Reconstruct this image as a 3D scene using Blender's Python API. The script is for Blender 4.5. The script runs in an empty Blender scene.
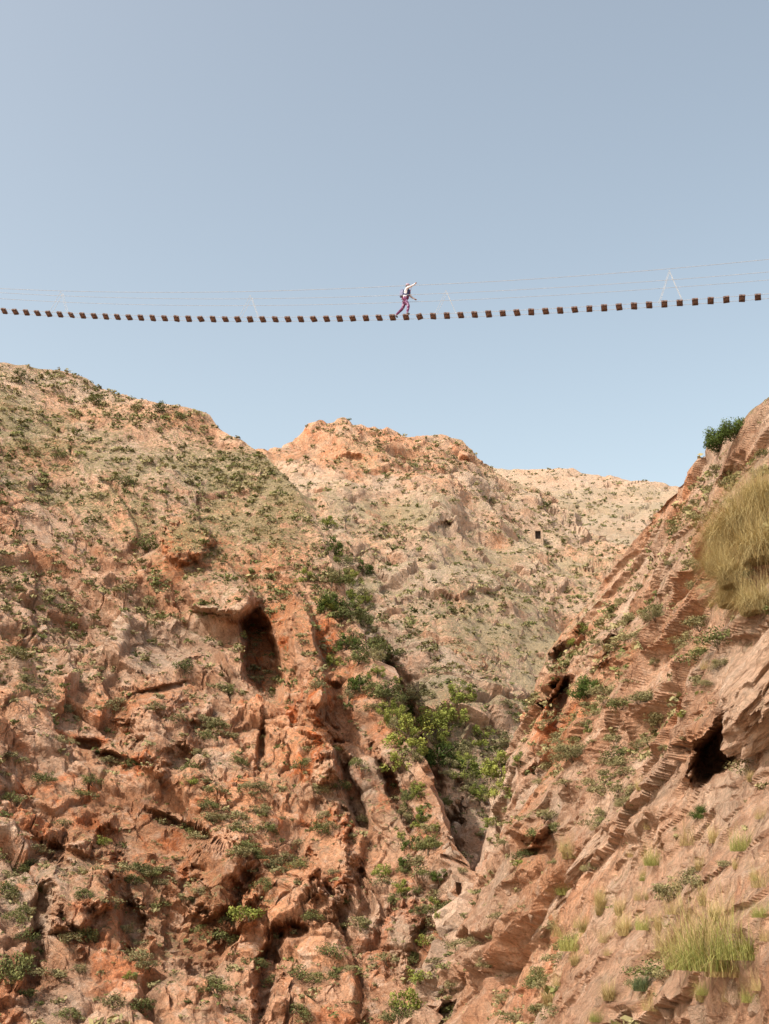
import bpy, bmesh, math, random
import numpy as np
from mathutils import Vector, Matrix, Euler
random.seed(7); rng=np.random.default_rng(11)
S=bpy.context.scene; COL=S.collection
F=1236.0; PITCH=math.radians(18); CP=math.cos(PITCH); SP=math.sin(PITCH)
def Pw(u,v,Y):
    x=(u-384.5)/F; q=(512-v)/F
    d=np.stack([x+0*q,CP-q*SP+0*x,SP+q*CP+0*x],-1)
    return d*(Y/d[...,1])[...,None]
def P1(u,v,Y): return Vector(Pw(np.array(float(u)),np.array(float(v)),np.array(float(Y))).tolist())
def proj(p):
    dep=p[...,1]*CP+p[...,2]*SP; up=-p[...,1]*SP+p[...,2]*CP
    dep=np.where(dep>0.1,dep,0.1)
    return 384.5+F*p[...,0]/dep, 512-F*up/dep, dep
def sm(a,b,x):
    t=np.clip((x-a)/(b-a),0,1); return t*t*(3-2*t)
# ---------------- noise
U=np.uint32
def hsh(ix,iy,iz,seed):
    h=(ix*U(0x8da6b343))^(iy*U(0xd8163841))^(iz*U(0xcb1ab31f))^U((seed*2654435761)&0xffffffff)
    h^=h>>U(15); h*=U(0x2c1b3c6d); h^=h>>U(12); h*=U(0x297a2d39); h^=h>>U(15)
    return h
def vn(p,seed):
    b=np.floor(p); f=(p-b).astype(np.float32); f=f*f*(3-2*f); bi=b.astype(np.int64)
    r=0
    for dx in (0,1):
        wx=f[:,0] if dx else 1-f[:,0]
        for dy in (0,1):
            wy=f[:,1] if dy else 1-f[:,1]
            for dz in (0,1):
                wz=f[:,2] if dz else 1-f[:,2]
                h=hsh((bi[:,0]+dx).astype(U),(bi[:,1]+dy).astype(U),(bi[:,2]+dz).astype(U),seed)
                r=r+wx*wy*wz*(h.astype(np.float32)/4294967296.0)
    return r*2-1
RX=np.array(Euler((.6,.4,.9)).to_matrix())
def fbm(p,seed,o=4,g=.5):
    r=0;a=1;t=0
    for i in range(o):
        r=r+a*vn(p*(2.03**i)+i*17.3,seed+i); t+=a; a*=g; p=p@RX
    return r/t
def ridged(p,seed,o=5,g=.55):
    r=0;a=1;t=0
    for i in range(o):
        r=r+a*(1-2*np.abs(vn(p*(2.03**i)+i*17.3,seed+i))); t+=a; a*=g; p=p@RX
    return r/t
def vor(p,L,seed):
    q=p/L; b=np.floor(q); f=(q-b).astype(np.float32); bi=b.astype(np.int64)
    n=len(q); F1=np.full(n,9.,np.float32); F2=F1.copy(); ID=np.zeros(n,U); off=np.zeros((n,3),np.float32)
    for dx in (-1,0,1):
        for dy in (-1,0,1):
            for dz in (-1,0,1):
                h=hsh((bi[:,0]+dx).astype(U),(bi[:,1]+dy).astype(U),(bi[:,2]+dz).astype(U),seed)
                ox=dx+(h&U(1023)).astype(np.float32)/1024-f[:,0]
                oy=dy+((h>>U(10))&U(1023)).astype(np.float32)/1024-f[:,1]
                oz=dz+((h>>U(20))&U(1023)).astype(np.float32)/1024-f[:,2]
                d=ox*ox+oy*oy+oz*oz
                m=d<F1
                F2=np.where(m,F1,np.minimum(F2,d)); F1=np.where(m,d,F1); ID=np.where(m,h,ID)
                off[m,0]=ox[m]; off[m,1]=oy[m]; off[m,2]=oz[m]
    h=ID*U(0x9E3779B1); h^=h>>U(13)
    r=[((h>>U(s))&U(255)).astype(np.float32)/255-.5 for s in (0,8,16,24)]
    fac=r[0]*.8-(off[:,0]*r[1]+off[:,1]*r[2]+off[:,2]*r[3])*1.3
    return fac,np.sqrt(F2)-np.sqrt(F1)
def catm(cp,n,ts=None):
    cp=np.asarray(cp,float); m=len(cp)
    t=np.linspace(0,m-1,n) if ts is None else ts
    i=np.clip(np.floor(t).astype(int),0,m-2); f=(t-i)[:,None]
    p0=cp[np.clip(i-1,0,m-1)];p1=cp[i];p2=cp[i+1];p3=cp[np.clip(i+2,0,m-1)]
    return .5*(2*p1+(p2-p0)*f+(2*p0-5*p1+4*p2-p3)*f*f+(3*p1-p0-3*p2+p3)*f**3)
# ---------------- materials
def newmat(name):
    m=bpy.data.materials.new(name); m.use_nodes=True; nt=m.node_tree; nt.nodes.clear()
    o=nt.nodes.new('ShaderNodeOutputMaterial'); b=nt.nodes.new('ShaderNodeBsdfPrincipled')
    nt.links.new(b.outputs[0],o.inputs[0]); b.inputs['Roughness'].default_value=.85
    b.inputs['Specular IOR Level'].default_value=.2
    return m,nt,b
def simple(name,c,r=.7,var=.25,scale=20,metal=0,c2=None):
    m,nt,b=newmat(name)
    tc=nt.nodes.new('ShaderNodeTexCoord'); n=nt.nodes.new('ShaderNodeTexNoise'); n.inputs['Scale'].default_value=scale; n.inputs['Detail'].default_value=3
    nt.links.new(tc.outputs['Object'],n.inputs['Vector'])
    mx=nt.nodes.new('ShaderNodeMix'); mx.data_type='RGBA'
    mx.inputs[6].default_value=(*[x*(1-var) for x in c],1); mx.inputs[7].default_value=(*(c2 or [min(1,x*(1+var)) for x in c]),1)
    mr=nt.nodes.new('ShaderNodeMapRange'); mr.inputs[1].default_value=.4 if not c2 else .52; mr.inputs[2].default_value=.6
    nt.links.new(n.outputs[0],mr.inputs[0]); nt.links.new(mr.outputs[0],mx.inputs[0]); nt.links.new(mx.outputs[2],b.inputs['Base Color'])
    b.inputs['Roughness'].default_value=r; b.inputs['Metallic'].default_value=metal
    return m
class NB:
    def __init__(s,nt): s.nt=nt
    def noise(s,vec,scale,detail=6,rough=.6,dist=0,col=False):
        n=s.nt.nodes.new('ShaderNodeTexNoise'); n.inputs['Scale'].default_value=scale; n.inputs['Detail'].default_value=detail
        n.inputs['Roughness'].default_value=rough; n.inputs['Distortion'].default_value=dist
        s.nt.links.new(vec,n.inputs['Vector']); return n.outputs[1 if col else 0]
    def rng(s,x,a,b,c=0,d=1):
        n=s.nt.nodes.new('ShaderNodeMapRange'); s.nt.links.new(x,n.inputs[0])
        for i,k in enumerate((a,b,c,d)): n.inputs[i+1].default_value=k
        return n.outputs[0]
    def mix(s,f,a,b,mode='MIX'):
        n=s.nt.nodes.new('ShaderNodeMix'); n.data_type='RGBA'; n.blend_type=mode
        for sock,x in ((n.inputs[0],f),(n.inputs[6],a),(n.inputs[7],b)):
            if isinstance(x,(int,float)): sock.default_value=x
            elif isinstance(x,tuple): sock.default_value=(*x,1)
            else: s.nt.links.new(x,sock)
        return n.outputs[2]
    def m(s,op,a,b=0.0):
        n=s.nt.nodes.new('ShaderNodeMath'); n.operation=op
        for sock,x in ((n.inputs[0],a),(n.inputs[1],b)):
            if isinstance(x,(int,float)): sock.default_value=x
            else: s.nt.links.new(x,sock)
        return n.outputs[0]
    def attr(s,name):
        n=s.nt.nodes.new('ShaderNodeAttribute'); n.attribute_name=name; return n.outputs['Fac']
def rockmat(name,haze=0.,fine=1.,hcol=(.52,.42,.33)):
    m,nt,b=newmat(name); N=NB(nt)
    tc=nt.nodes.new('ShaderNodeTexCoord'); V=tc.outputs['Object']
    warm=N.attr('warm'); veg=N.attr('veg'); cav=N.attr('cav'); tone=N.attr('tone'); n1=N.attr('na'); n2=N.attr('nb'); n3=N.attr('nc')
    A=N.noise(V,.8*fine,5,.74)
    Bn=N.noise(V,5*fine,3,.8)
    pale=N.mix(n1,(.66,.49,.37),(.70,.45,.31))
    sal=N.mix(n1,(.72,.39,.23),(.70,.33,.17))
    wf=N.rng(N.m('ADD',N.m('ADD',N.m('MULTIPLY',warm,.8),n2),N.m('MULTIPLY',A,.5)),.80,1.4)
    c=N.mix(wf,pale,sal)
    c=N.mix(N.m('MULTIPLY',n3,N.rng(warm,0,1,.08,.98)),c,(.71,.22,.075))
    c=N.mix(N.rng(A,.52,.63,0,.55),c,(.43,.345,.26))
    c=N.mix(N.rng(A,.46,.36,0,.5),c,(.80,.64,.51))
    c=N.mix(1.0,c,N.rng(tone,-1,1,.80,1.15),'MULTIPLY')
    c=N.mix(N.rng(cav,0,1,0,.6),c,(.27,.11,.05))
    c=N.mix(1.0,c,N.rng(Bn,.34,.66,.74,1.17),'MULTIPLY')
    # fracture network; darkened lines paint small crack shadows into the colour
    wv=nt.nodes.new('ShaderNodeVectorMath'); wv.operation='ADD'
    ws=nt.nodes.new('ShaderNodeVectorMath'); ws.operation='SCALE'; ws.inputs['Scale'].default_value=1.1/fine
    nt.links.new(N.noise(V,.9*fine,3,.65,0,True),ws.inputs[0]); nt.links.new(V,wv.inputs[0]); nt.links.new(ws.outputs[0],wv.inputs[1])
    mp=nt.nodes.new('ShaderNodeMapping'); mp.inputs['Scale'].default_value=(1,1,.65); mp.inputs['Rotation'].default_value=(.3,.5,.2); nt.links.new(wv.outputs[0],mp.inputs[0])
    vo=nt.nodes.new('ShaderNodeTexVoronoi'); vo.feature='DISTANCE_TO_EDGE'; vo.inputs['Scale'].default_value=.75*fine; nt.links.new(mp.outputs[0],vo.inputs['Vector'])
    cr=N.m('MULTIPLY',N.rng(vo.outputs[0],0,.04,1,0),N.rng(A,.42,.55,.2,1))
    c=N.mix(N.m('MULTIPLY',cr,.6),c,(.20,.09,.05))
    vn_=N.noise(V,2.4*fine**.5,4,.8)
    vf=N.rng(N.m('ADD',N.m('MULTIPLY',veg,.34),vn_),.69,.75)
    c=N.mix(N.m('MULTIPLY',vf,.75),c,N.mix(N.rng(Bn,.4,.6),(.15,.14,.07),(.38,.34,.18)))
    if haze: c=N.mix(haze,c,hcol)  # distance haze painted into far rock colour; also pales the ravine bed rock
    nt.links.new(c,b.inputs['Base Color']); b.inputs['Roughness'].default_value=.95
    b.inputs['Specular IOR Level'].default_value=.1
    h1=N.m('SUBTRACT',N.noise(V,1.8*fine,7,.80,.3),N.m('MULTIPLY',cr,.14))
    bp=nt.nodes.new('ShaderNodeBump'); bp.inputs['Distance'].default_value=.9/fine; bp.inputs['Strength'].default_value=.9
    nt.links.new(h1,bp.inputs['Height']); nt.links.new(bp.outputs[0],b.inputs['Normal'])
    return m
def leafmat(name,dark,light):
    m,nt,b=newmat(name); N=NB(nt)
    t=N.attr('tint'); oi=nt.nodes.new('ShaderNodeObjectInfo')
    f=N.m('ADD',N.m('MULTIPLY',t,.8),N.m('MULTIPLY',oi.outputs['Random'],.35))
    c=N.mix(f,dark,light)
    nt.links.new(c,b.inputs['Base Color'])
    b.inputs['Roughness'].default_value=.8; b.inputs['Specular IOR Level'].default_value=.05
    return m
# ---------------- mesh helper
def mesh_np(name,V,Q,mat,attrs=None,smooth=False):
    me=bpy.data.meshes.new(name); k=Q.shape[1]
    me.vertices.add(len(V)); me.vertices.foreach_set('co',np.ascontiguousarray(V,np.float32).ravel())
    me.loops.add(Q.size); me.loops.foreach_set('vertex_index',np.ascontiguousarray(Q,np.int32).ravel())
    me.polygons.add(len(Q)); me.polygons.foreach_set('loop_start',np.arange(0,Q.size,k,dtype=np.int32))
    me.polygons.foreach_set('use_smooth',np.full(len(Q),smooth))
    for a,d in (attrs or {}).items():
        at=me.attributes.new(a,'FLOAT','POINT'); at.data.foreach_set('value',np.ascontiguousarray(d,np.float32))
    me.update(calc_edges=True); me.validate(); 
    if mat: me.materials.append(mat)
    return me
def link(name,me,parent=None,**k):
    o=bpy.data.objects.new(name,me); COL.objects.link(o)
    if parent is not None: o.parent=parent
    for a,b in k.items(): o[a]=b
    return o
# ---------------- hills
HD={}
def hill(key,name,label,sky,bot,nc,nr,tsu,mat,levels,amp,big,feat,kexp=1.0,back=(30,8),seed=1,cellm=None,warmf=None,vegf=None,rug=1.0,near=.13,strata=(),sdist=1.):
    sky=np.array(sky,float); bot=np.array(bot,float)
    sky[:,2]=1/sky[:,2]; bot[:,2]=1/bot[:,2]
    ts=np.interp(np.linspace(0,1,nc),tsu[0],tsu[1])
    a=catm(sky,nc,ts); b=catm(bot,nc,ts)
    w=np.linspace(0,1,nr)[:,None]
    u=a[None,:,0]+(b[None,:,0]-a[None,:,0])*w; v=a[None,:,1]+(b[None,:,1]-a[None,:,1])*w
    iy=a[None,:,2]+(b[None,:,2]-a[None,:,2])*w**kexp
    G=Pw(u,v,1/iy)
    nb=26; j=np.arange(nb,0,-1)[:,None]/nb
    top=G[0][None]
    Bk=np.stack([top[...,0]+0*j,top[...,1]+back[0]*j**1.3*3,top[...,2]-back[1]*j*3*(.3+j)],-1)
    G=np.concatenate([Bk,G],0); W=np.concatenate([np.zeros((nb,nc)),np.broadcast_to(w,(nr,nc))],0)
    R=nr+nb; p=G.reshape(-1,3).copy(); W=W.ravel()
    def grads(p):
        g=p.reshape(R,nc,3); return np.gradient(g,axis=1),np.gradient(g,axis=0)
    def normals(p):
        du,dv=grads(p)
        n=np.cross(dv,du).reshape(-1,3); n/=np.linalg.norm(n,axis=1)[:,None]+1e-9
        if n[len(n)//2,1]>0: n=-n
        return n
    n=normals(p)
    D=np.maximum(p[:,1],3)
    bA=np.minimum(big,D*.035)
    q=p*np.array([1/13,1/13,1/30]); 
    r1=ridged(q+5,seed,3); r2=fbm(p/8.0,seed+9,4)
    am=amp(W,p)
    p=p+n*((r1*.8+r2*.8)*bA*am)[:,None]
    n=normals(p)
    du,dv=grads(p); sp=np.maximum(np.linalg.norm(du,axis=2),np.linalg.norm(dv,axis=2)).ravel()
    nn=n*np.array([1,1,.6])+np.array([0,0,.15])
    wv=np.stack([fbm(p/4+i*31,seed+20+i,5,.6) for i in range(3)],-1)
    cm=np.array(cellm if cellm is not None else Matrix.Identity(3))
    pr=(p+wv*1.0)@cm.T
    disp=np.zeros(len(p),np.float32); cav=np.zeros(len(p),np.float32); tone=np.zeros(len(p),np.float32)
    for i,(L,A) in enumerate(levels):
        wt=np.clip((L/sp-4)/4,0,1)*np.clip(D*near/L,0,1)
        f,e=vor(pr,L,seed*7+i)
        mod=.2+1.25*sm(-.25,.35,fbm(p/(L*3.)+7,seed+50+i,2))
        disp+=(f*sm(0,.09,e)*A*L*wt*mod).astype(np.float32)
        ck=1-sm(0,.08,e); disp-=(ck*L*.06*wt*mod).astype(np.float32)
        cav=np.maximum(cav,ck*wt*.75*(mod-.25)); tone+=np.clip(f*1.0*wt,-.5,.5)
    for i,(L,A,nb_) in enumerate(strata):
        wt=np.clip((L/sp-5)/5,0,1)*np.clip(D*near*2/L,0,1)
        nb_=np.array(nb_,float); nb_/=np.linalg.norm(nb_)
        t=(p@nb_+wv[:,0]*L*.45*sdist+fbm(p/(L*2.5),seed+140+i,3)*L*.9*sdist)/L
        fr=t-np.floor(t); prof=np.where(fr<.84,fr/.84,(1-fr)/.16)-.5
        mod=sm(-.15,.3,fbm(p/(L*2.2)+np.floor(t)[:,None]*3.1,seed+150+i,2))
        disp+=(prof*A*L*wt*mod).astype(np.float32)
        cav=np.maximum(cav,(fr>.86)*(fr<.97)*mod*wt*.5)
    for (L,A,sd_) in ((5,.11,1),(1.7,.15,2),(.6,.17,3),(.2,.15,4)):
        wt=np.clip((L/sp-2.5)/4,0,1)*np.clip(D*near/L,0,1)
        rr=ridged(p/L,seed+200+sd_*9,3)
        disp+=(rr*A*L*rug*wt).astype(np.float32)
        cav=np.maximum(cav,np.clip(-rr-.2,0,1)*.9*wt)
    disp=disp*am
    p=p+nn*disp[:,None]
    uu,vv,_=proj(p)
    ns=fbm(np.stack([uu/20,vv/20,uu*0],-1),seed+70,5,.6)
    for ft in feat:
        fu,fv,ru,rv,dp,ang,sharp=ft[:7]; na_=ft[7] if len(ft)>7 else .7
        c,s=math.cos(math.radians(ang)),math.sin(math.radians(ang))
        x=(uu-fu)*c+(vv-fv)*s; y=-(uu-fu)*s+(vv-fv)*c
        r=np.sqrt((x/ru)**2+(y/rv)**2)+ns*na_
        k=1-sm(1-sharp,1.0,r)
        k=k*(W>0)
        dr=p/p[:,1:2]
        p=p+dr*(k*dp)[:,None]
        if dp>0: cav=np.maximum(cav,k*.3)
    warm=warmf(uu,vv,p); vg=vegf(uu,vv,p)
    nz=normals(p)
    vg=vg*sm(.1,.6,nz[:,2])
    at=dict(warm=warm,veg=vg,cav=np.clip(cav,0,1),tone=tone,na=sm(-.25,.25,fbm(p/9,seed+300,4)),nb=.5+.9*fbm(p/5,seed+310,5,.6),nc=sm(.08,.30,fbm(p/2.6,seed+320,5,.65)))
    idx=np.arange(R*nc).reshape(R,nc)
    Q=np.stack([idx[:-1,:-1],idx[1:,:-1],idx[1:,1:],idx[:-1,1:]],-1).reshape(-1,4)
    me=mesh_np(name,p,Q,mat,at)
    o=link(name,me,kind='structure',label=label,category='hill')
    g=p.reshape(R,nc,3); ar=np.zeros((R,nc)); cr=np.cross(g[1:,:-1]-g[:-1,:-1],g[:-1,1:]-g[:-1,:-1]); ar[:-1,:-1]=np.linalg.norm(cr,axis=2)
    HD[key]=dict(p=p,n=nz,area=ar.ravel(),o=o,W=W)
    return o
rockA=rockmat('red_limestone'); rockB=rockmat('red_limestone_haze_tint',.25,1,(.50,.41,.32)); rockC=rockmat('distant_limestone_haze_tint',.55,1,(.44,.36,.285)); rockD=rockmat('salmon_limestone',0,1.6)  # the two farther hills carry aerial haze as a tint in their colour
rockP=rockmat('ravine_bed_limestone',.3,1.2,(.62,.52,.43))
def cells(rot,sc): return np.diag(sc)@np.array(Euler(rot).to_matrix())

# hill A
skyA=[(-520,240,90),(-260,320,115),(-80,350,132),(0,366,140),(75,380,145),(150,404,140),(215,432,136),(266,458,130),(310,525,118),(345,605,106),(380,675,95),(413,750,86),(445,825,78),(466,890,72)]
ub=[-520,-260,-80,0,75,150,222,270,305,335,360,380,396,408]
Yb=[44,48,53,55,57,58,60,61,61,61,61,61,61,60]
botA=[(a,1200,y) for a,y in zip(ub,Yb)]
def warmA(u,v,p): 
    w=sm(600,820,v)*.40+.05
    for (cu,cv,r,a) in ((292,640,50,1.1),(190,540,40,.5),(110,770,70,.4),(285,740,60,.6),(150,860,110,.15),(330,690,45,.5),(340,850,50,.25)):
        w=w+a*np.exp(-((u-cu)**2+(v-cv)**2)/r**2)
    return np.clip(w,0,1)
def vegA(u,v,p): return np.clip(.6-sm(480,640,v)*.35+.3*np.exp(-((u-270)**2+(v-500)**2)/70**2)+.6*fbm(p/9,3,3),0,1)
def ampA(W,p):
    u,v,_=proj(p)
    return (.5+.42*sm(.15,.4,W))*(1-.5*np.exp(-((u-306)/18)**2-((v-650)/65)**2))*(1-.3*np.exp(-((u-60)/70)**2-((v-900)/60)**2))*(1-.3*np.exp(-((u-345)/30)**2-((v-860)/70)**2))
featA=[(261,658,22,52,7.5,-10,.4,.25),(218,594,42,25,-5.4,10,.4,.3),(185,540,26,24,-3.0,0,.5),
 (306,652,17,76,-5.5,-10,.38,.3),(322,725,28,66,-3,-5,.6),(262,745,8,34,3,8,.7),
 (120,765,30,10,2.6,25,.6),(85,745,18,8,1.8,10,.6),(130,925,16,46,3.0,-12,.7),(268,970,13,52,3.5,10,.7),(35,955,12,40,2.2,6,.7),
 (190,830,50,8,1.8,22,.7),(60,850,50,7,1.5,18,.7),(365,890,8,32,2.0,-12,.7),(352,790,9,66,3,-18,.7),(398,800,9,60,3.5,-26,.7),
 (462,862,10,30,5,5,.6),(295,930,18,9,2.2,0,.6),(160,690,50,6,1.4,-15,.6),(400,930,30,50,-1.5,0,.8),(325,850,30,60,-2.5,0,.6),(220,880,40,60,-3,0,.6),(80,880,44,70,-3,0,.6),(160,730,50,50,-2.5,0,.7)]
nbA=(.35,-.15,.9)
hill('A','rocky_hill','steep salmon and orange limestone cliff dotted with scrub',skyA,botA,700,700,([0,.08,1],[0,2.5,13]),rockA,
 [(9,.22),(4.2,.29),(1.9,.42),(.9,.54)],ampA,3.2,featA,seed=3,cellm=cells((.3,.35,.2),(1.25,1,.7)),warmf=warmA,vegf=vegA,rug=.65,strata=[(5,.17,nbA),(1.9,.24,nbA)])
skyB=[(60,505,200),(180,475,212),(240,460,220),(275,450,226),(303,437,230),(338,423,235),(352,430,236),(372,438,238),(405,443,240),(438,441,245),(465,458,250),(490,472,255),(540,500,255),(590,530,245),(650,566,225),(740,620,190)]
botB=[(a,1030,y) for a,y in zip([60,150,220,265,300,335,350,365,395,425,450,480,520,570,640,740],[100,98,95,92,90,88,87,86,84,82,80,80,82,84,86,88])]
def vegB(u,v,p): return np.clip(.48+.8*fbm(p/16,13,4)+.25*sm(470,600,v)-.4*sm(720,840,v),0,1)
def warmB(u,v,p): return np.clip(.6*np.exp(-((v-440)/30)**2)+.04+.5*sm(.1,.5,fbm(p/14,5,3))-.6*sm(740,820,v),0,1)
hill('B','rocky_hill.001','haze-tinted reddish mountain slope covered with low scrub',skyB,botB,520,560,([0,1],[0,15]),rockB,
 [(14,.22),(6,.30),(2.6,.40),(1.3,.48)],lambda W,p: .8-.2*W,4.0,[(445,525,12,5,2,0,.7),(465,455,14,8,-4,0,.8),(350,462,20,10,2,0,.8),(452,840,14,90,4,8,.8),(395,690,14,70,7,-22,.8),(430,770,12,60,6,-20,.8)],seed=5,warmf=warmB,vegf=vegB,rug=.8,strata=[(7,.18,(.2,-.2,.95))])
skyC=[(200,520,440),(360,490,430),(450,474,410),(490,471,400),(560,471,380),(620,481,365),(680,487,350),(780,500,330),(950,520,300),(1200,500,260)]
botC=[(a,760,y) for a,y in zip([200,360,450,490,560,620,680,780,950,1200],[190,185,180,175,165,160,155,150,150,150])]
hill('C','rocky_hill.002','haze-tinted distant hillside speckled with small bushes',skyC,botC,420,300,([0,1],[0,9]),rockC,
 [(14,.2),(6,.28),(3,.34)],lambda W,p: .5+0*W,3.,[],seed=8,warmf=lambda u,v,p:np.clip(.15+.5*fbm(p/25,4,3),0,1),vegf=lambda u,v,p:np.clip(.65+.5*fbm(p/20,6,3),0,1))
skyD=[(330,1200,42),(405,1060,50),(438,985,56),(466,915,62),(490,850,67),(508,795,70),(522,745,72),(536,695,74),(556,648,74),(590,600,72),(625,560,68),(655,520,64),(682,488,58),(706,455,50),(730,430,44),(769,402,38),(860,320,34),(1050,210,28),(1400,80,24)]
botD=[(a,v,y*1.45) for a,v,y in zip([-100,150,300,400,460,500,540,570,600,630,660,690,720,750,780,830,950,1300,2200],[1500]*19,[26,24,20,16,13,11,10,9,8.2,7.5,7,6.5,6,5.6,5.2,4.8,4.3,3.8,3.2])]
def warmD(u,v,p):
    w=.02+.25*sm(.05,.4,fbm(p/5,9,3))+.12*sm(780,950,v)
    for (cu,cv,r,a) in ((560,700,30,.9),(565,625,24,.8),(530,840,35,.6),(720,740,40,.9),(690,500,40,.3),(550,740,30,.5)):
        w=w+a*np.exp(-((u-cu)**2+(v-cv)**2)/r**2)
    return np.clip(w,0,1)
def vegD(u,v,p): return np.clip(.45-sm(620,800,v)*.35+.6*fbm(p/5,19,3),0,1)
featD=[(724,745,22,52,3.0,38,.45,.25),(752,690,48,24,-1.5,-36,.35,.35),(690,770,20,16,-.6,0,.5),(735,480,20,16,.6,0,.7),
 (562,705,9,32,2.2,15,.6),(548,680,14,44,-3.5,10,.5),(540,715,20,22,-2,0,.5),(600,650,10,30,-2,20,.6),(570,628,14,18,-2.5,0,.5),(590,695,22,14,-1.5,0,.6),(540,770,16,8,1.6,-20,.6),(525,828,24,18,-3.5,0,.5),(535,852,18,6,1.6,-10,.6)]
tD=np.array([.12,-.976,.177]); nbD=np.array([-.30,.14,.94]); nbD/=np.linalg.norm(nbD); mD=np.cross(nbD,tD)
hill('D','rocky_hill.003','tilted pinkish limestone slope with slabs, clefts and grass tufts',skyD,botD,700,820,([0,.06,.9,1],[0,.8,15.6,18]),rockD,
 [(7,.20),(3.2,.25),(1.4,.26),(.6,.25),(.26,.25)],lambda W,p: (.85-.25*sm(.25,.55,W))*(.4+.6*np.maximum(sm(0,.12,W),1-sm(5,14,p[:,2]))),1.5,featD,kexp=1.3,seed=12,cellm=np.stack([tD*.4,mD,nbD*1.4]),warmf=warmD,vegf=vegD,back=(18,10),rug=.65,near=.13,
 strata=[(4.2,.24,nbD),(1.8,.13,nbD)],sdist=.5)
# gorge floor
gm=rockmat('gorge_gravel')
n=160; xs=np.linspace(-1,1,n); xs=np.sign(xs)*np.abs(xs)**3*3000
gx,gy=np.meshgrid(xs,xs+0); gp=np.stack([gx.ravel(),gy.ravel(),np.full(n*n,-16.)],-1)
gp[:,2]+=fbm(gp/20,77,3)*1.0
idx=np.arange(n*n).reshape(n,n); Q=np.stack([idx[:-1,:-1],idx[:-1,1:],idx[1:,1:],idx[1:,:-1]],-1).reshape(-1,4)
z=np.zeros(n*n); link('ground',mesh_np('ground',gp,Q,gm,dict(warm=z+.3,veg=z+.3,cav=z,tone=z,na=z+.5,nb=z+.5,nc=z)),kind='structure')

# ---------------- vegetation meshes
def leaves(nl,rad,hgt,ls,seed,clumps=14,low=.2,cr=(.22,.42)):
    r=np.random.default_rng(seed)
    th=r.uniform(0,2*np.pi,clumps); ph=r.uniform(0,1,clumps); rr=r.uniform(.3,.95,clumps)
    cc=np.stack([np.cos(th)*rr*rad*np.sqrt(1-ph**2*.8),np.sin(th)*rr*rad*np.sqrt(1-ph**2*.8),hgt*(low+.65*ph*r.uniform(.6,1.25,clumps))],-1)
    cs=r.uniform(*cr,clumps)*rad; ct=r.uniform(0,.6,clumps)
    k=r.integers(0,clumps,nl)
    d=r.normal(size=(nl,3)); d/=np.linalg.norm(d,axis=1)[:,None]; q=r.uniform(.2,1.15,nl)**.6
    c=cc[k]+d*(cs[k]*q)[:,None]*np.array([1,1,hgt/rad*.7]); c[:,2]=np.maximum(c[:,2],.01)
    nrm=d+r.normal(size=(nl,3))*.7; nrm/=np.linalg.norm(nrm,axis=1)[:,None]
    a=np.cross(nrm,r.normal(size=(nl,3))); a/=np.linalg.norm(a,axis=1)[:,None]; b=np.cross(nrm,a)
    s=(ls*r.uniform(.5,1.4,nl))[:,None]
    V=np.stack([c-a*s,c+b*s*.5,c+a*s,c-b*s*.5],1).reshape(-1,3)
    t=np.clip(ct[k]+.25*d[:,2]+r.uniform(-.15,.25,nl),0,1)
    return V,np.repeat(t,4)
def stems(n,rad,hgt,seed,w=.02,z0=-.1):
    r=np.random.default_rng(seed); Vs=[];
    for i in range(n):
        th=r.uniform(0,6.28); e=np.array([math.cos(th)*rad*.6,math.sin(th)*rad*.6,hgt*.7]); 
        pts=[np.array([0,0,z0]),e*np.array([.35,.35,.5]),e]; 
        for a,b,wa,wb in ((pts[0],pts[1],w,w*.7),(pts[1],pts[2],w*.7,w*.25)):
            for ax in (np.array([1,0,0]),np.array([0,1,0])):
                Vs.append([a-ax*wa,a+ax*wa,b+ax*wb,b-ax*wb])
    return np.array(Vs).reshape(-1,3)
def quads(n): return np.arange(n).reshape(-1,4)
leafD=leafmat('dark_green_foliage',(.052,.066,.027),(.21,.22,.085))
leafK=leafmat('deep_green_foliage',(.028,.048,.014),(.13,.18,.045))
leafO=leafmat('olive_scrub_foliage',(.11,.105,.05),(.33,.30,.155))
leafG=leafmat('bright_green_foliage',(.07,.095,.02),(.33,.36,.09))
grassM=leafmat('dry_grass',(.20,.155,.065),(.56,.45,.22)); grassH=leafmat('golden_straw_grass',(.21,.17,.075),(.62,.52,.27)); grassG=leafmat('green_grass',(.13,.155,.04),(.46,.45,.16))
bark=simple('bark',(.12,.09,.06),.9,.4)
def bushmesh(name,nl,ls,seed,mat,clumps=16,hgt=1.0,cr=(.22,.42)):
    V,t=leaves(nl,1,hgt,ls,seed,clumps,cr=cr); S_=stems(7,1,hgt,seed)
    n0=len(V); V=np.concatenate([V,S_]); t=np.concatenate([t,np.zeros(len(S_))])
    me=mesh_np(name,V,quads(len(V)),mat,dict(tint=t)); me.materials.append(bark)
    mi=np.zeros(len(V)//4,np.int32); mi[n0//4:]=1; me.polygons.foreach_set('material_index',mi); return me
MB={'d':[bushmesh('shrub',900,.06,100+i,leafD) for i in range(3)],
    'o':[bushmesh('shrub',750,.06,110+i,leafO,hgt=.8) for i in range(3)],
    'g':[bushmesh('shrub',850,.065,120+i,leafG,hgt=.9) for i in range(3)],
    'D':[bushmesh('shrub',5200,.045,130+i,leafK,26,1.35,(.26,.42)) for i in range(2)],
    'O':[bushmesh('shrub',4000,.033,134+i,leafO,30,hgt=.8) for i in range(2)],
    'G':[bushmesh('shrub',4500,.036,138+i,leafG,30,hgt=.85) for i in range(2)]}
LOW=[leaves(42,1,.75,.21,200+i,6,.1) for i in range(6)]
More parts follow.
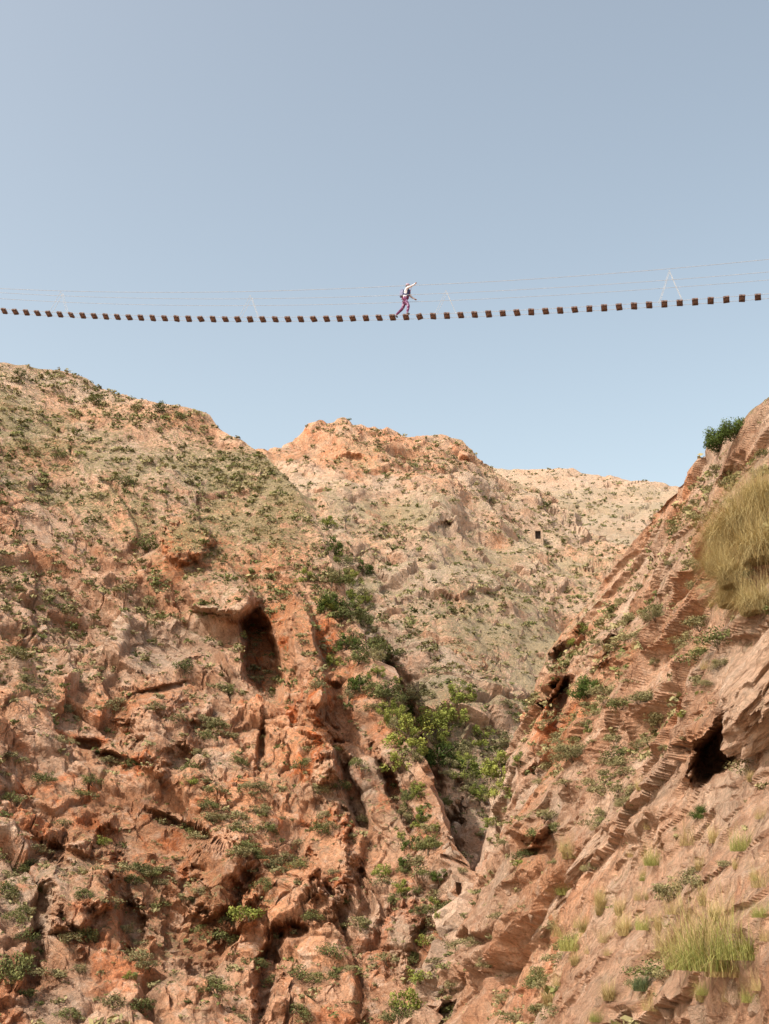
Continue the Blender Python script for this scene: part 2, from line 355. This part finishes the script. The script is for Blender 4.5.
def blades(n,spread,ln,w,seed,droop=1.0,dirb=(0,0),hz=.8,dz=.88):
    r=np.random.default_rng(seed); Vs=[];T=[]
    k=6; th=r.uniform(0,2*np.pi,n); rr=np.sqrt(r.uniform(0,1,n))*spread
    base=np.stack([np.cos(th)*rr,np.sin(th)*rr,-.03+0*rr],-1)
    th2=th+r.normal(0,1.0,n); L=ln*r.uniform(.3,1.1,n); lean=r.uniform(.1,1,n)*droop
    dr=np.stack([np.cos(th2)+dirb[0],np.sin(th2)+dirb[1],0*L],-1)
    side=np.stack([-np.sin(th2),np.cos(th2),0*L],-1)
    wob=r.normal(0,.15,(n,3))
    P=[];Wd=[]
    for i in range(k+1):
        s=i/k
        pt=base+dr*(L*lean*hz*s*s**.4)[:,None]+np.array([0,0,1])*(L*(s-dz*lean*s*s))[:,None]+wob*(s*s*L)[:,None]
        P.append(pt); Wd.append(w*(1-s*.92))
    tt=r.uniform(0,1,n)
    for i in range(k):
        q=np.stack([P[i]-side*Wd[i],P[i]+side*Wd[i],P[i+1]+side*Wd[i+1],P[i+1]-side*Wd[i+1]],1)
        Vs.append(q.reshape(-1,3)); T.append(np.repeat(np.clip(tt*.7+.3*i/k,0,1),4))
    return np.concatenate(Vs),np.concatenate(T)
def grassmesh(n,spread,ln,w,seed,mat,droop=1.,dirb=(0,0),hz=.8,dz=.88):
    V,t=blades(n,spread,ln,w,seed,droop,dirb,hz,dz); return mesh_np('grass_tussock',V,quads(len(V)),mat,dict(tint=t))
dg=bpy.context.evaluated_depsgraph_get(); dg.update()
def cast(u,v):
    d=P1(u,v,10).normalized()
    h,loc,nor,_,ob,_=S.ray_cast(dg,Vector((0,0,0)),d)
    return (loc,nor,ob) if h else (None,None,None)
SL={'d':'dense dark green shrub on rock','o':'dry olive-grey shrub on rocky slope','g':'bright green shrub growing from rock'}
cnt=0
def put(kind,loc,r,me=None,name='shrub',label=None,sq=1.0):
    global cnt; cnt+=1
    me=me or random.choice(MB[kind])
    o=link(name,me); o.location=loc; o.rotation_euler=(random.uniform(-.15,.15),random.uniform(-.15,.15),random.uniform(0,6.28))
    o.scale=(r*random.uniform(.85,1.15),r*random.uniform(.85,1.15),r*sq*random.uniform(.85,1.15))
    o['label']=label or SL[kind.lower()]; o['category']='shrub'; o['group']='shrubs on the rocky slopes'
    return o
explicit=[('d',148,543,16),('D',721,440,18),('D',735,428,20),('D',588,688,19),('O',572,748,24),('O',655,612,14),('g',586,628,9),('D',700,812,11),('g',683,712,8),('g',700,690,5),
('g',247,912,19),('d',313,915,12),('d',262,885,12),('g',190,780,9),('o',215,720,16),('d',205,735,12),('o',110,705,13),('d',183,668,14),('o',150,600,11),('d',125,480,13),
('d',60,455,9),('o',240,850,14),('o',120,700,10),('g',103,840,10),('d',12,970,26),('d',10,890,14),('o',55,630,9),('o',600,690,16),('O',665,745,9),('O',625,800,11),('O',590,865,9),
('d',555,860,8),('d',610,735,8),('o',640,640,10),('O',672,560,9),('O',762,470,13),('O',490,960,14),('g',405,1000,22),('g',420,975,14),('d',400,1015,16),('o',450,985,12),('O',700,560,12),
('d',345,560,12),('d',330,600,13),('d',362,620,13),('g',575,640,8),('g',520,860,8),('o',470,940,12),('O',720,660,14),('O',705,680,10),('d',505,735,9),('o',548,720,9),('d',365,925,10),('d',350,900,9),
('o',30,910,10),('g',130,975,9),('d',200,930,10),('d',240,760,11),('o',330,870,10),('g',380,870,12),('d',395,900,11),('d',230,690,10),('O',655,660,9),('O',615,700,10),('d',95,400,10),('d',20,373,9),('d',160,408,10),('d',180,415,8),
('o',500,740,14),('d',520,760,10),('o',540,780,9),('g',490,820,12),('o',505,840,10),('o',620,600,9),('d',640,585,8),('o',600,640,9),('g',425,940,12),('d',415,960,14),('o',462,870,9)]
for k,u,v,pr in explicit:
    loc,nor,ob=cast(u,v+pr*.5)
    if loc is None: continue
    dist=loc.length; put(k,loc-Vector((0,0,.05)),pr*dist/F)
# trees in the ravine
tk=bpy.data.meshes.new('trunk'); bm=bmesh.new()
def tube(bm,pts,rs,ns=7):
    prev=None
    for i,(p,r) in enumerate(zip(pts,rs)):
        p=Vector(p); d=(Vector(pts[min(i+1,len(pts)-1)])-Vector(pts[max(i-1,0)])).normalized()
        a=d.orthogonal().normalized(); b=d.cross(a)
        if prev: 
            a=(prev-d*prev.dot(d)).normalized(); b=d.cross(a)
        prev=a
        ring=[bm.verts.new(p+(a*math.cos(t)+b*math.sin(t))*r) for t in [2*math.pi*j/ns for j in range(ns)]]
        if i: 
            for j in range(ns): bm.faces.new((last[j],last[(j+1)%ns],ring[(j+1)%ns],ring[j]))
        else: bm.faces.new(ring[::-1])
        last=ring
    bm.faces.new(last)
tube(bm,[(0,0,-.3),(.04,.02,.2),(-.02,.05,.6),(.05,0,1.0)],[.08,.06,.045,.025])
for a in range(5): 
    c,s=math.cos(a*1.3),math.sin(a*1.3); z0=.2+a*.1
    tube(bm,[(0,.03,z0),(c*.3,s*.3,z0+.25),(c*.6,s*.6,z0+.5)],[.04,.025,.01],5)
bm.to_mesh(tk); bm.free(); tk.materials.append(bark)
def crown(seed,mat,nl=1900,ls=.05):
    V,t=leaves(nl,.95,1.4,ls,seed,24,.12,(.12,.30)); return mesh_np('crown',V,quads(len(V)),mat,dict(tint=t))
CR=[crown(300,leafG),crown(301,leafD),crown(302,leafG),crown(303,leafK),crown(304,leafO),crown(305,leafO,1300)]
trees=[(340,585,22,1),(352,620,24,1),(330,610,20,3),(372,655,26,1),(360,690,20,3),(388,700,26,1),(408,745,32,0),(432,735,32,2),(455,722,32,0),(440,765,26,3),(468,778,24,2),(497,778,30,0),(508,795,22,2),(400,770,24,2),(412,815,20,4),(428,850,20,1),(345,650,20,3),(460,700,22,2),(480,745,22,0),(418,700,24,4),(395,660,16,1),(440,880,14,3),(480,800,18,2)]
path=[(318,555),(345,615),(368,665),(395,715),(425,745),(455,765),(480,790)]
for i in range(62):
    s=random.random()*5.999; a,b=path[int(s)],path[int(s)+1]; f=s%1
    trees.append((a[0]+(b[0]-a[0])*f+random.gauss(8,16),a[1]+(b[1]-a[1])*f+random.gauss(2,14),random.uniform(8,18),random.choice([0,2,3,4,1,0,5])))
for i in range(26): trees.append((random.uniform(400,445),random.uniform(790,930),random.uniform(7,15),random.choice([0,1,2,3,4])))
for u,v,hp,ci in trees:
    loc,nor,ob=cast(u,v)
    if loc is None: continue
    s=hp*loc.length/F/1.3
    e=link('tree',None,label='small bushy green tree growing in the ravine',category='tree',group='trees in the ravine')
    e.location=loc-Vector((0,0,.15*s)); e.rotation_euler=(0,0,random.uniform(0,6)); e.scale=(s*1.15,s*1.15,s)
    link('trunk',tk,e); link('crown',CR[ci],e)
# tussocks
tus=[(756,532,54,'h'),(735,545,46,'h'),(774,560,56,'h'),(748,585,48,'h'),(725,570,34,'h'),(764,612,40,'h'),(770,505,42,'h'),(736,605,30,'h'),(718,968,66,'g'),(690,968,44,'g'),(690,965,44,'w'),(745,958,50,'g'),(705,950,56,'w'),(730,975,50,'w'),(715,945,50,'w'),(675,950,40,'w'),(645,990,26,'b'),(655,865,20,'g'),(700,870,16,'y'),(625,935,26,'y'),(550,1005,24,'y'),(600,915,16,'y'),(575,965,16,'y'),(660,930,20,'y'),(530,985,14,'y'),(760,700,16,'y'),(705,905,22,'y'),(620,915,20,'y'),(700,1000,16,'y'),(760,990,20,'w'),(560,985,18,'w'),(640,900,14,'w')]
for i in range(46): tus.append((random.uniform(560,769),random.uniform(830,1022),random.uniform(9,26),random.choice('wwyywg')))
for i in range(14): tus.append((random.uniform(620,769),random.uniform(600,840),random.uniform(8,16),random.choice('wy')))
gm_={'h':grassmesh(3600,.5,1.12,.0036,1,grassH,1.2,(-.15,-.3),.65,1.0),'g':grassmesh(620,.45,1.0,.005,2,grassG,1.15),'w':grassmesh(260,.4,1.25,.0045,5,grassM,1.2),'y':grassmesh(380,.2,1.,.008,3,grassM,1.0),'b':grassmesh(600,.35,.7,.014,4,leafmat('blue_green_herb',(.08,.12,.06),(.22,.28,.14)),.9)}
TL={'h':'dense rounded tussock of golden straw grass on the cliff','g':'yellow-green clump of long grass on rock','w':'wispy spreading straw-coloured grass on rock','y':'wispy tuft of dry grass on a slab','b':'small blue-green herb clump on rock'}
for u,v,hp,k in tus:
    loc,nor,ob=cast(u,v)
    if loc is None: continue
    s=hp*loc.length/F*1.1
    o=link('grass_tussock',gm_[k],label=TL[k],category='grass',group='grass tussocks on the slope')
    o.location=loc; o.scale=(s,s,s); o.rotation_euler=(0,0,random.uniform(0,6) if k!='h' else random.uniform(-.6,.6))
# loose boulders and the jutting block
def rockmesh(seed,box=False,mat=None,warm=.12):
    r=random.Random(seed); bm=bmesh.new()
    if box:
        bmesh.ops.create_cube(bm,size=1.7); bmesh.ops.subdivide_edges(bm,edges=bm.edges[:],cuts=44,use_grid_fill=True)
        pl=[(Vector((r.choice((-1,1))*r.uniform(.3,1),r.choice((-1,1))*r.uniform(.3,1),r.uniform(-1,1))).normalized(),r.uniform(.7,.95)) for _ in range(12)]
    else:
        bmesh.ops.create_icosphere(bm,subdivisions=5,radius=1)
        pl=[(Vector((r.gauss(0,1),r.gauss(0,1),r.gauss(0,1))).normalized(),r.uniform(.5,.85)) for _ in range(14)]
    for v in bm.verts:
        for nrm,d in pl:
            q=v.co.dot(nrm)-d
            if q>0: v.co-=nrm*q
        if not box: v.co.z*=.8
    P=np.array([v.co[:] for v in bm.verts]); 
    f,e=vor(P+fbm(P*2,seed+5,3)[:,None]*.2,.45,seed); dd=fbm(P*3+seed,seed,5,.6)*.08+(f*sm(0,.08,e)*.30 if box else 0)
    for v,x in zip(bm.verts,dd): v.co*=1+float(x)
    me=bpy.data.meshes.new('boulder'); bm.to_mesh(me); bm.free(); me.materials.append(mat or rockD)
    k=len(me.vertices)
    for a,val in (('warm',warm),('veg',0),('cav',0),('tone',.1),('na',.4),('nb',.5),('nc',0)):
        at=me.attributes.new(a,'FLOAT','POINT'); at.data.foreach_set('value',np.full(k,val,np.float32))
    return me
RM=[rockmesh(i) for i in range(5)]; RP=[rockmesh(i+10,mat=rockP,warm=0) for i in range(4)]; RB=[rockmesh(i+20,True) for i in range(3)]
bl=[(735,990,14),(700,1012,16),(760,1005,14),(668,1010,9),(755,880,6),(600,1000,6),(620,960,5),(690,900,5)]
bl+=[(random.uniform(480,760),random.uniform(720,1020),random.uniform(2,5)) for _ in range(26)]
nbl=len(bl); bl+=[(random.gauss(448,12)-(v-870)*.12,v,random.uniform(3,8)) for v in [random.uniform(800,1000) for _ in range(30)]]
for i,(u,v,pr) in enumerate(bl):
    loc,nor,ob=cast(u,v)
    if loc is None: continue
    s=pr*loc.length/F; pal=i>=nbl
    o=link('boulder',random.choice(RP if pal else RM),label='pale broken boulder in the ravine bed' if pal else 'angular pinkish limestone boulder resting on the slope',category='boulder',group='loose boulders on the slopes')
    o.location=loc-Vector((0,0,s*.3)); o.scale=(s*random.uniform(.8,1.3),s*random.uniform(.8,1.2),s*random.uniform(.6,1)); o.rotation_euler=[random.uniform(0,6) for _ in range(3)]
nS=Vector((-.85,0,.53)).normalized(); xS=Vector(tD.tolist()); xS=(xS-nS*xS.dot(nS)).normalized(); yS=nS.cross(xS); MS=Matrix((xS,yS,nS)).transposed().to_4x4()
for j,(u,v,lx,ly,lz,off,rr) in enumerate([(764,684,2.3,.95,.5,.0,0),(560,900,2.6,.8,.35,0,0),(600,835,2.4,.7,.3,0,.05)]):
    loc,nor,ob=cast(u,v)
    if loc is None: continue
    big_=j==0
    o=link('boulder',RB[j%3],label='large pale jutting limestone block above a dark hollow' if big_ else 'long tilted limestone block embedded in the slope',category='boulder',group='tilted blocks on the slope')
    o.matrix_world=Matrix.Translation(loc+nS*(off-(lz*.25 if big_ else lz*.6)))@MS@Euler((rr,rr*.5,rr*2)).to_matrix().to_4x4()@Matrix.Diagonal((lx,ly,lz,1))
# ---- scattered scrub
cand=[]
def scatter(key,N,dens,rlo,rhi,palette):
    h=HD[key]; p=h['p'];u,v,d=proj(p)
    vd=p/np.linalg.norm(p,axis=1)[:,None]; fc=-np.sum(vd*h['n'],axis=1)
    w=h['area']*dens(u,v,p,h)*sm(-.05,.45,h['n'][:,2])*(p[:,2]>-14)*np.where(h['W']>0,1,.03)*np.where((u>-60)&(u<830)&(v<1080),1,.12)*np.clip(fc,.12,1)
    w=w/w.sum(); ii=rng.choice(len(p),N,replace=False,p=w)
    r=rlo+(rhi-rlo)*rng.uniform(0,1,N)**2.8
    for i,rr in zip(ii,r):
        cand.append((p[i],rr,palette[rng.integers(len(palette))],float(u[i]),float(v[i]),float(d[i])))
scatter('A',5600,lambda u,v,p,h:(.5+sm(-.15,.35,fbm(p/8,41,3)))*(1-.5*sm(560,750,v))*(1+.5*np.exp(-((u-290)**2+(v-520)**2)/60**2)),.2,1.0,'ddoooo')
scatter('B',6200,lambda u,v,p,h:.5+sm(-.1,.3,fbm(p/14,42,3)),.32,1.25,'ddoooo')
scatter('C',3400,lambda u,v,p,h:.5+sm(-.1,.3,fbm(p/18,43,3)),.55,1.5,'ddoo')
scatter('D',1900,lambda u,v,p,h:(.12+sm(0,.35,fbm(p/4,44,3)))*(1-.7*sm(700,850,v))*sm(8,30,p[:,1]),.1,.6,'doooo')
cand.sort(key=lambda c:-c[1]/c[5])
ind=300-cnt-2; rest=[]
for c in cand:
    p,r,k,u,v,d=c
    if ind>0 and 0<u<769 and 0<v<1024 and d<260:
        V_=Vector(p)+Vector((0,0,r*.6)); L=V_.length
        h,loc,*_=S.ray_cast(dg,Vector((0,0,0)),V_/L,distance=L-r*1.2)
        if not h: put(k,Vector(p)-Vector((0,0,.05)),r,sq=.8); ind-=1; continue
    rest.append(c)
Vs={'d':[],'o':[],'g':[]};Ts={'d':[],'o':[],'g':[]}
for p,r,k,u,v,d in rest:
    V,t=LOW[rng.integers(6)]; a=rng.uniform(0,6.28); ca,sa=math.cos(a),math.sin(a)
    W_=V*r; W_=np.stack([W_[:,0]*ca-W_[:,1]*sa,W_[:,0]*sa+W_[:,1]*ca,W_[:,2]*.9-.03],-1)+p
    Vs[k].append(W_); Ts[k].append(np.clip(t+rng.uniform(-.2,.3),0,1))
allV=[];allT=[];mi=[]
for j,k in enumerate('dog'):
    if Vs[k]:
        a=np.concatenate(Vs[k]); allV.append(a); allT.append(np.concatenate(Ts[k])); mi.append(np.full(len(a)//4,j,np.int32))
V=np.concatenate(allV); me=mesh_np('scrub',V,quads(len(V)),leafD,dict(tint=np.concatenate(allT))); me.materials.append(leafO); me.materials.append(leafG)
me.polygons.foreach_set('material_index',np.concatenate(mi)); link('scrub',me,kind='stuff',label='low scrub scattered over the hillsides',category='scrub')

# ---------------- small stone hut opening on far slope
loc,nor,ob=cast(537,541)
if loc is not None:
    sc=loc.length/F
    hut=link('stone_hut',None,label='tiny ruined stone hut with a dark doorway on the slope',category='hut'); hut.location=loc+Vector((0,-1.9,0)); hut.scale=(sc*4,)*3
    stone=simple('hut_stone',(.40,.30,.22),.9,.3,3)
    bm=bmesh.new()
    def box(bm,a,b):
        r=bmesh.ops.create_cube(bm,size=1); c=[(x+y)/2 for x,y in zip(a,b)]; s=[y-x for x,y in zip(a,b)]
        for vv in r['verts']: vv.co=Vector((vv.co.x*s[0]+c[0],vv.co.y*s[1]+c[1],vv.co.z*s[2]+c[2]))
    box(bm,(-1.2,0,-2.8),(-.7,4,2.1));box(bm,(.7,0,-2.8),(1.2,4,2.3));box(bm,(-.698,0.02,1.9),(.698,4,2.25));box(bm,(-.698,3.7,-2.8),(.698,3.98,1.898));box(bm,(-.697,.01,-2.8),(.697,3.69,-.2))
    me=bpy.data.meshes.new('wall'); bm.to_mesh(me); bm.free(); me.materials.append(stone); link('wall',me,hut)
    bm=bmesh.new(); box(bm,(-.69,.6,-.19),(.69,.7,1.89)); me=bpy.data.meshes.new('doorway_shade'); bm.to_mesh(me); bm.free(); me.materials.append(simple('painted_doorway_shade',(.03,.022,.018))); link('doorway_shade',me,hut)  # near-black panel painted as the shade inside the open doorway

# ---------------- bridge
def bp(k):
    uo=(21.5+13.43*k)/(1-.0033*k); v=317-.406*k-.0178*k*k; Zc=60*(1-.0033*k)
    x=uo/F; q=(512-v)/F
    return Vector((x*Zc,(CP-q*SP)*Zc,(SP+q*CP)*Zc))
K0,K1=-85,58
def frame(k):
    t=(bp(k+.5)-bp(k-.5)); th=Vector((t.x,t.y,0)).normalized(); lat=Vector((-th.y,th.x,0))
    return bp(k),t.normalized(),lat
br=link('suspension_bridge',None,label='long rope suspension bridge of spaced wooden planks on steel cables',category='bridge'); br.location=bp(0)
O=bp(0)
wood=simple('weathered_plank_wood',(.125,.085,.075),.8,.45,6); steel=simple('galvanised_cable',(.36,.38,.41),.8,.1,8,.0); rope=simple('pale_rope',(.46,.46,.45),.8,.1)
bm=bmesh.new(); bmesh.ops.create_cube(bm,size=1); 
for vv in bm.verts: vv.co=Vector((vv.co.x*.27,vv.co.y*.36,vv.co.z*.09))
bmesh.ops.bevel(bm,geom=bm.edges[:],offset=.01,segments=1)
plm=bpy.data.meshes.new('plank'); bm.to_mesh(plm); bm.free(); plm.materials.append(wood)
for k in range(-50,41):
    c,t,lat=frame(k); up=t.cross(lat); 
    if up.z<0: up=-up
    M=Matrix((t,lat,up)).transposed().to_4x4()
    o=link('plank',plm,br); o.rotation_euler=(M@Euler((random.gauss(-.35,.06),random.gauss(0,.09),random.gauss(0,.05))).to_matrix().to_4x4()).to_euler(); o.location=c-O
def cable(name,lat_off,hf,rad,mat):
    bm=bmesh.new(); pts=[]
    for k in np.arange(K0,K1+.1,1.5):
        c,t,lat=frame(k); pts.append(c-O+lat*lat_off+Vector((0,0,hf(k))))
    tube(bm,pts,[rad]*len(pts),6); me=bpy.data.meshes.new(name); bm.to_mesh(me); bm.free(); me.materials.append(mat)
    for f in me.polygons: f.use_smooth=True
    return link(name,me,br)
for s in (-1,1):
    cable('deck_cable',s*.13,lambda k:-.05*s,.010,steel)
    cable('handrail_cable',s*.38,lambda k:1.0+.003*min(k,0),.009,steel)
cable('safety_cable',-.2,lambda k:1.6+.011*min(k,0)+(.0002*k*k if k>0 else 0),.010,steel)
for k in (-28,-12,3,18.5,34):
    c,t,lat=frame(k)
    for s in (-1,1):
        bm=bmesh.new(); ap=c-O+lat*.12*s+Vector((0,0,1.65 if k>10 else 1.3))
        for q in (-.6,.5):
            b0=c-O+t*q+lat*.12*s; tube(bm,[b0,b0.lerp(ap,.5)+Vector((0,0,-.03)),ap],[.007]*3,6)
        me=bpy.data.meshes.new('hanger_rope'); bm.to_mesh(me); bm.free(); me.materials.append(rope); link('hanger_rope',me,br)
# ---------------- person
c,t,lat=frame(.0)
th=Vector((t.x,t.y,0)).normalized()
per=link('person',None,label='person in purple and white clothing, raised arm gripping the cable',category='person')
per.location=c+Vector((0,0,.045)); per.rotation_euler=(0,0,math.atan2(th.y,th.x))
J={'pel':(-.05,0,.90,.15),'sp':(0,0,1.10,.14),'ch':(.06,0,1.30,.16),'nk':(.10,0,1.46,.06),'hd':(.12,0,1.56,.088),'ht':(.11,0,1.68,.078),
'rh':(-.05,-.09,.86,.115),'rk':(.16,-.1,.49,.082),'ra':(.08,-.1,.09,.055),'rt':(.22,-.1,.04,.045),
'lh':(-.07,.09,.86,.115),'lk':(-.20,.1,.48,.082),'la':(-.55,.1,.16,.055),'lt':(-.44,.1,.04,.045),
'rs':(.08,-.18,1.42,.07),'re':(.34,-.24,1.45,.052),'rw':(.53,-.2,1.58,.036),'rp':(.57,-.2,1.61,.036),
'ls':(.06,.18,1.40,.07),'le':(.18,.32,1.18,.055),'lw':(.36,.37,1.06,.036),'lp':(.41,.38,1.02,.036)}
E=[('pel','sp'),('sp','ch'),('ch','nk'),('nk','hd'),('hd','ht'),('pel','rh'),('rh','rk'),('rk','ra'),('ra','rt'),('pel','lh'),('lh','lk'),('lk','la'),('la','lt'),('ch','rs'),('rs','re'),('re','rw'),('rw','rp'),('ch','ls'),('ls','le'),('le','lw'),('lw','lp')]
names=list(J); me=bpy.data.meshes.new('sk'); me.from_pydata([J[n][:3] for n in names],[(names.index(a),names.index(b)) for a,b in E],[])
ob=link('sk',me); bpy.context.view_layer.objects.active=ob
md=ob.modifiers.new('s','SKIN'); sv=me.skin_vertices[0].data if me.skin_vertices else None
if sv is None:
    bm=bmesh.new(); bm.from_mesh(me); bm.verts.layers.skin.verify(); bm.to_mesh(me); bm.free(); sv=me.skin_vertices[0].data
for i,nme in enumerate(names):
    r=J[nme][3]; sv[i].radius=(r,r*(1.0)); sv[i].use_root=(i==0)
ob.modifiers.new('ss','SUBSURF').levels=2
dg2=bpy.context.evaluated_depsgraph_get(); bme=bpy.data.meshes.new_from_object(ob.evaluated_get(dg2)); bpy.data.objects.remove(ob)
skin=simple('skin',(.45,.26,.18)); trous=simple('purple_trousers',(.17,.05,.15),.8,.2,7,0,(.34,.26,.40)); shirt=simple('white_shirt',(.62,.62,.68)); navy=simple('navy_vest',(.035,.05,.14)); shoe=simple('dark_shoe',(.05,.05,.06)); helm=simple('helmet_shell',(.35,.25,.32),.4); hairm=simple('dark_hair',(.03,.02,.015)); redm=simple('dark_red_strap',(.25,.04,.08))
bme.materials.clear()
for m in (skin,trous,shirt,shoe): bme.materials.append(m)
def segd(p,a,b):
    a=Vector(J[a][:3]);b=Vector(J[b][:3]);q=max(0,min(1,(p-a).dot(b-a)/(b-a).length_squared)); return (p-a.lerp(b,q)).length
for f in bme.polygons:
    f.use_smooth=True; p=f.center; best=min(E,key=lambda e:segd(p,*e))
    if best[1] in('rk','ra','lk','la','rh','lh'): mi_=1
    elif best[1] in('rt','lt'): mi_=3
    elif best[1] in('hd','ht','rp','lp'): mi_=0
    elif best==('pel','sp'): mi_=1 if p.z<1.0 else 2
    else: mi_=2
    f.material_index=mi_
bm=bmesh.new(); bm.from_mesh(bme)
for (px,py,pz),sgn in (((.57,-.2,1.59),-1),((.41,.38,1.0),1)):
    for i,ln in enumerate((.85,1,.95,.75)):
        ox=-.03+i*.02
        tube(bm,[(px+ox,py,pz+.0),(px+ox+.005,py+.03*sgn,pz+.03),(px+ox+.005,py+.0,pz+.05*ln),(px+ox,py-.03*sgn,pz+.03*ln)],[.009,.009,.008,.006],6)
    tube(bm,[(px-.03,py,pz),(px-.045,py-.03*sgn,pz+.015),(px-.03,py-.045*sgn,pz+.04)],[.011,.010,.007],6)
tube(bm,[(.20,0,1.60),(.222,0,1.575),(.20,0,1.565)],[.008,.014,.01],6)
for s in (-1,1): tube(bm,[(.12,s*.08,1.56),(.115,s*.095,1.58),(.12,s*.085,1.61)],[.012,.014,.01],6)
bm.to_mesh(bme); bm.free(); link('body',bme,per)
def sph(name,c,r,mat,cut=None,par=per):
    bm=bmesh.new(); bmesh.ops.create_uvsphere(bm,u_segments=20,v_segments=12,radius=1)
    if cut is not None: bmesh.ops.delete(bm,geom=[v for v in bm.verts if v.co.z<cut],context='VERTS')
    for v in bm.verts: v.co=Vector((v.co.x*r[0]+c[0],v.co.y*r[1]+c[1],v.co.z*r[2]+c[2]))
    for f in bm.faces: f.smooth=True
    me=bpy.data.meshes.new(name); bm.to_mesh(me); bm.free(); me.materials.append(mat); o=link(name,me,par)
    return o
sph('helmet',(.10,0,1.65),(.118,.105,.105),helm,-.1)
sph('hair',(.07,0,1.58),(.078,.088,.10),hairm)
for s in (-1,1): sph('eye',(.20,s*.032,1.60),(.012,.012,.009),hairm)
sph('mouth',(.202,0,1.535),(.006,.022,.006),redm)
bm=bmesh.new(); tube(bm,[(-.01,0,1.04),(.02,0,1.15),(.06,0,1.3),(.075,0,1.40),(.085,0,1.44)],[.155,.165,.182,.155,.09],16)
me=bpy.data.meshes.new('vest'); bm.to_mesh(me); bm.free(); me.materials.append(navy); link('vest',me,per)
bm=bmesh.new(); bmesh.ops.create_cube(bm,size=1)
for v in bm.verts: v.co=Vector((v.co.x*.15-.19+v.co.z*.06,v.co.y*.26,v.co.z*.36+1.25))
bmesh.ops.bevel(bm,geom=bm.edges[:],offset=.05,segments=3); me=bpy.data.meshes.new('backpack'); bm.to_mesh(me); bm.free(); me.materials.append(simple('blue_grey_backpack',(.20,.22,.36))); link('backpack',me,per)
bm=bmesh.new(); 
for s in (-1,1):
    tube(bm,[(-.21,s*.09,.88),(-.06,s*.23,.84),(.11,s*.09,.80)],[.018]*3,6)
tube(bm,[(-.19,0,.98),(-.10,.15,.98),(.09,.12,.98),(.14,0,.98),(.09,-.12,.98),(-.10,-.15,.98),(-.19,0,.98)],[.02]*7,6)
tube(bm,[(.14,0,1.0),(.25,-.1,1.25),(.38,-.2,1.6)],[.01]*3,6)
me=bpy.data.meshes.new('climbing_harness'); bm.to_mesh(me); bm.free(); me.materials.append(redm); link('climbing_harness',me,per)

# ---------------- light, world, camera
el,az=math.radians(51),math.radians(233)
sd=Vector((math.sin(az)*math.cos(el),math.cos(az)*math.cos(el),math.sin(el)))
L=bpy.data.lights.new('sun','SUN'); L.energy=5.0; L.angle=math.radians(.5); L.color=(1,.94,.84)
lo=bpy.data.objects.new('sun',L); COL.objects.link(lo); lo.rotation_euler=sd.to_track_quat('Z','Y').to_euler()
w=bpy.data.worlds.new('World'); S.world=w; w.use_nodes=True; nt=w.node_tree
bg=nt.nodes['Background']; sk=nt.nodes.new('ShaderNodeTexSky'); sk.sky_type='NISHITA'; sk.sun_disc=False
sk.sun_elevation=el; sk.sun_rotation=az; sk.air_density=1.0; sk.dust_density=3; sk.ozone_density=1.0; sk.altitude=200
N=NB(nt); tc=nt.nodes.new('ShaderNodeTexCoord'); sx=nt.nodes.new('ShaderNodeSeparateXYZ'); nt.links.new(tc.outputs['Generated'],sx.inputs[0])
hz=N.mix(N.rng(sx.outputs[2],.40,.66),(2.68,2.20,1.60),(2.66,2.14,1.54))
hz=N.mix(N.rng(sx.outputs[2],.68,.9),hz,(1.1,1.0,.85))
sc_=N.mix(1.0,sk.outputs[0],hz,'MULTIPLY')
nt.links.new(sc_,bg.inputs[0]); bg.inputs[1].default_value=.15
cam=bpy.data.cameras.new('cam'); co=bpy.data.objects.new('cam',cam); COL.objects.link(co); S.camera=co
co.rotation_euler=(math.radians(90)+PITCH,0,0); cam.sensor_fit='VERTICAL'; cam.sensor_height=24; cam.lens=F/1024*24
cam.clip_start=.05; cam.clip_end=9000
S.view_settings.view_transform='Standard'; S.view_settings.look='None'; S.view_settings.exposure=0
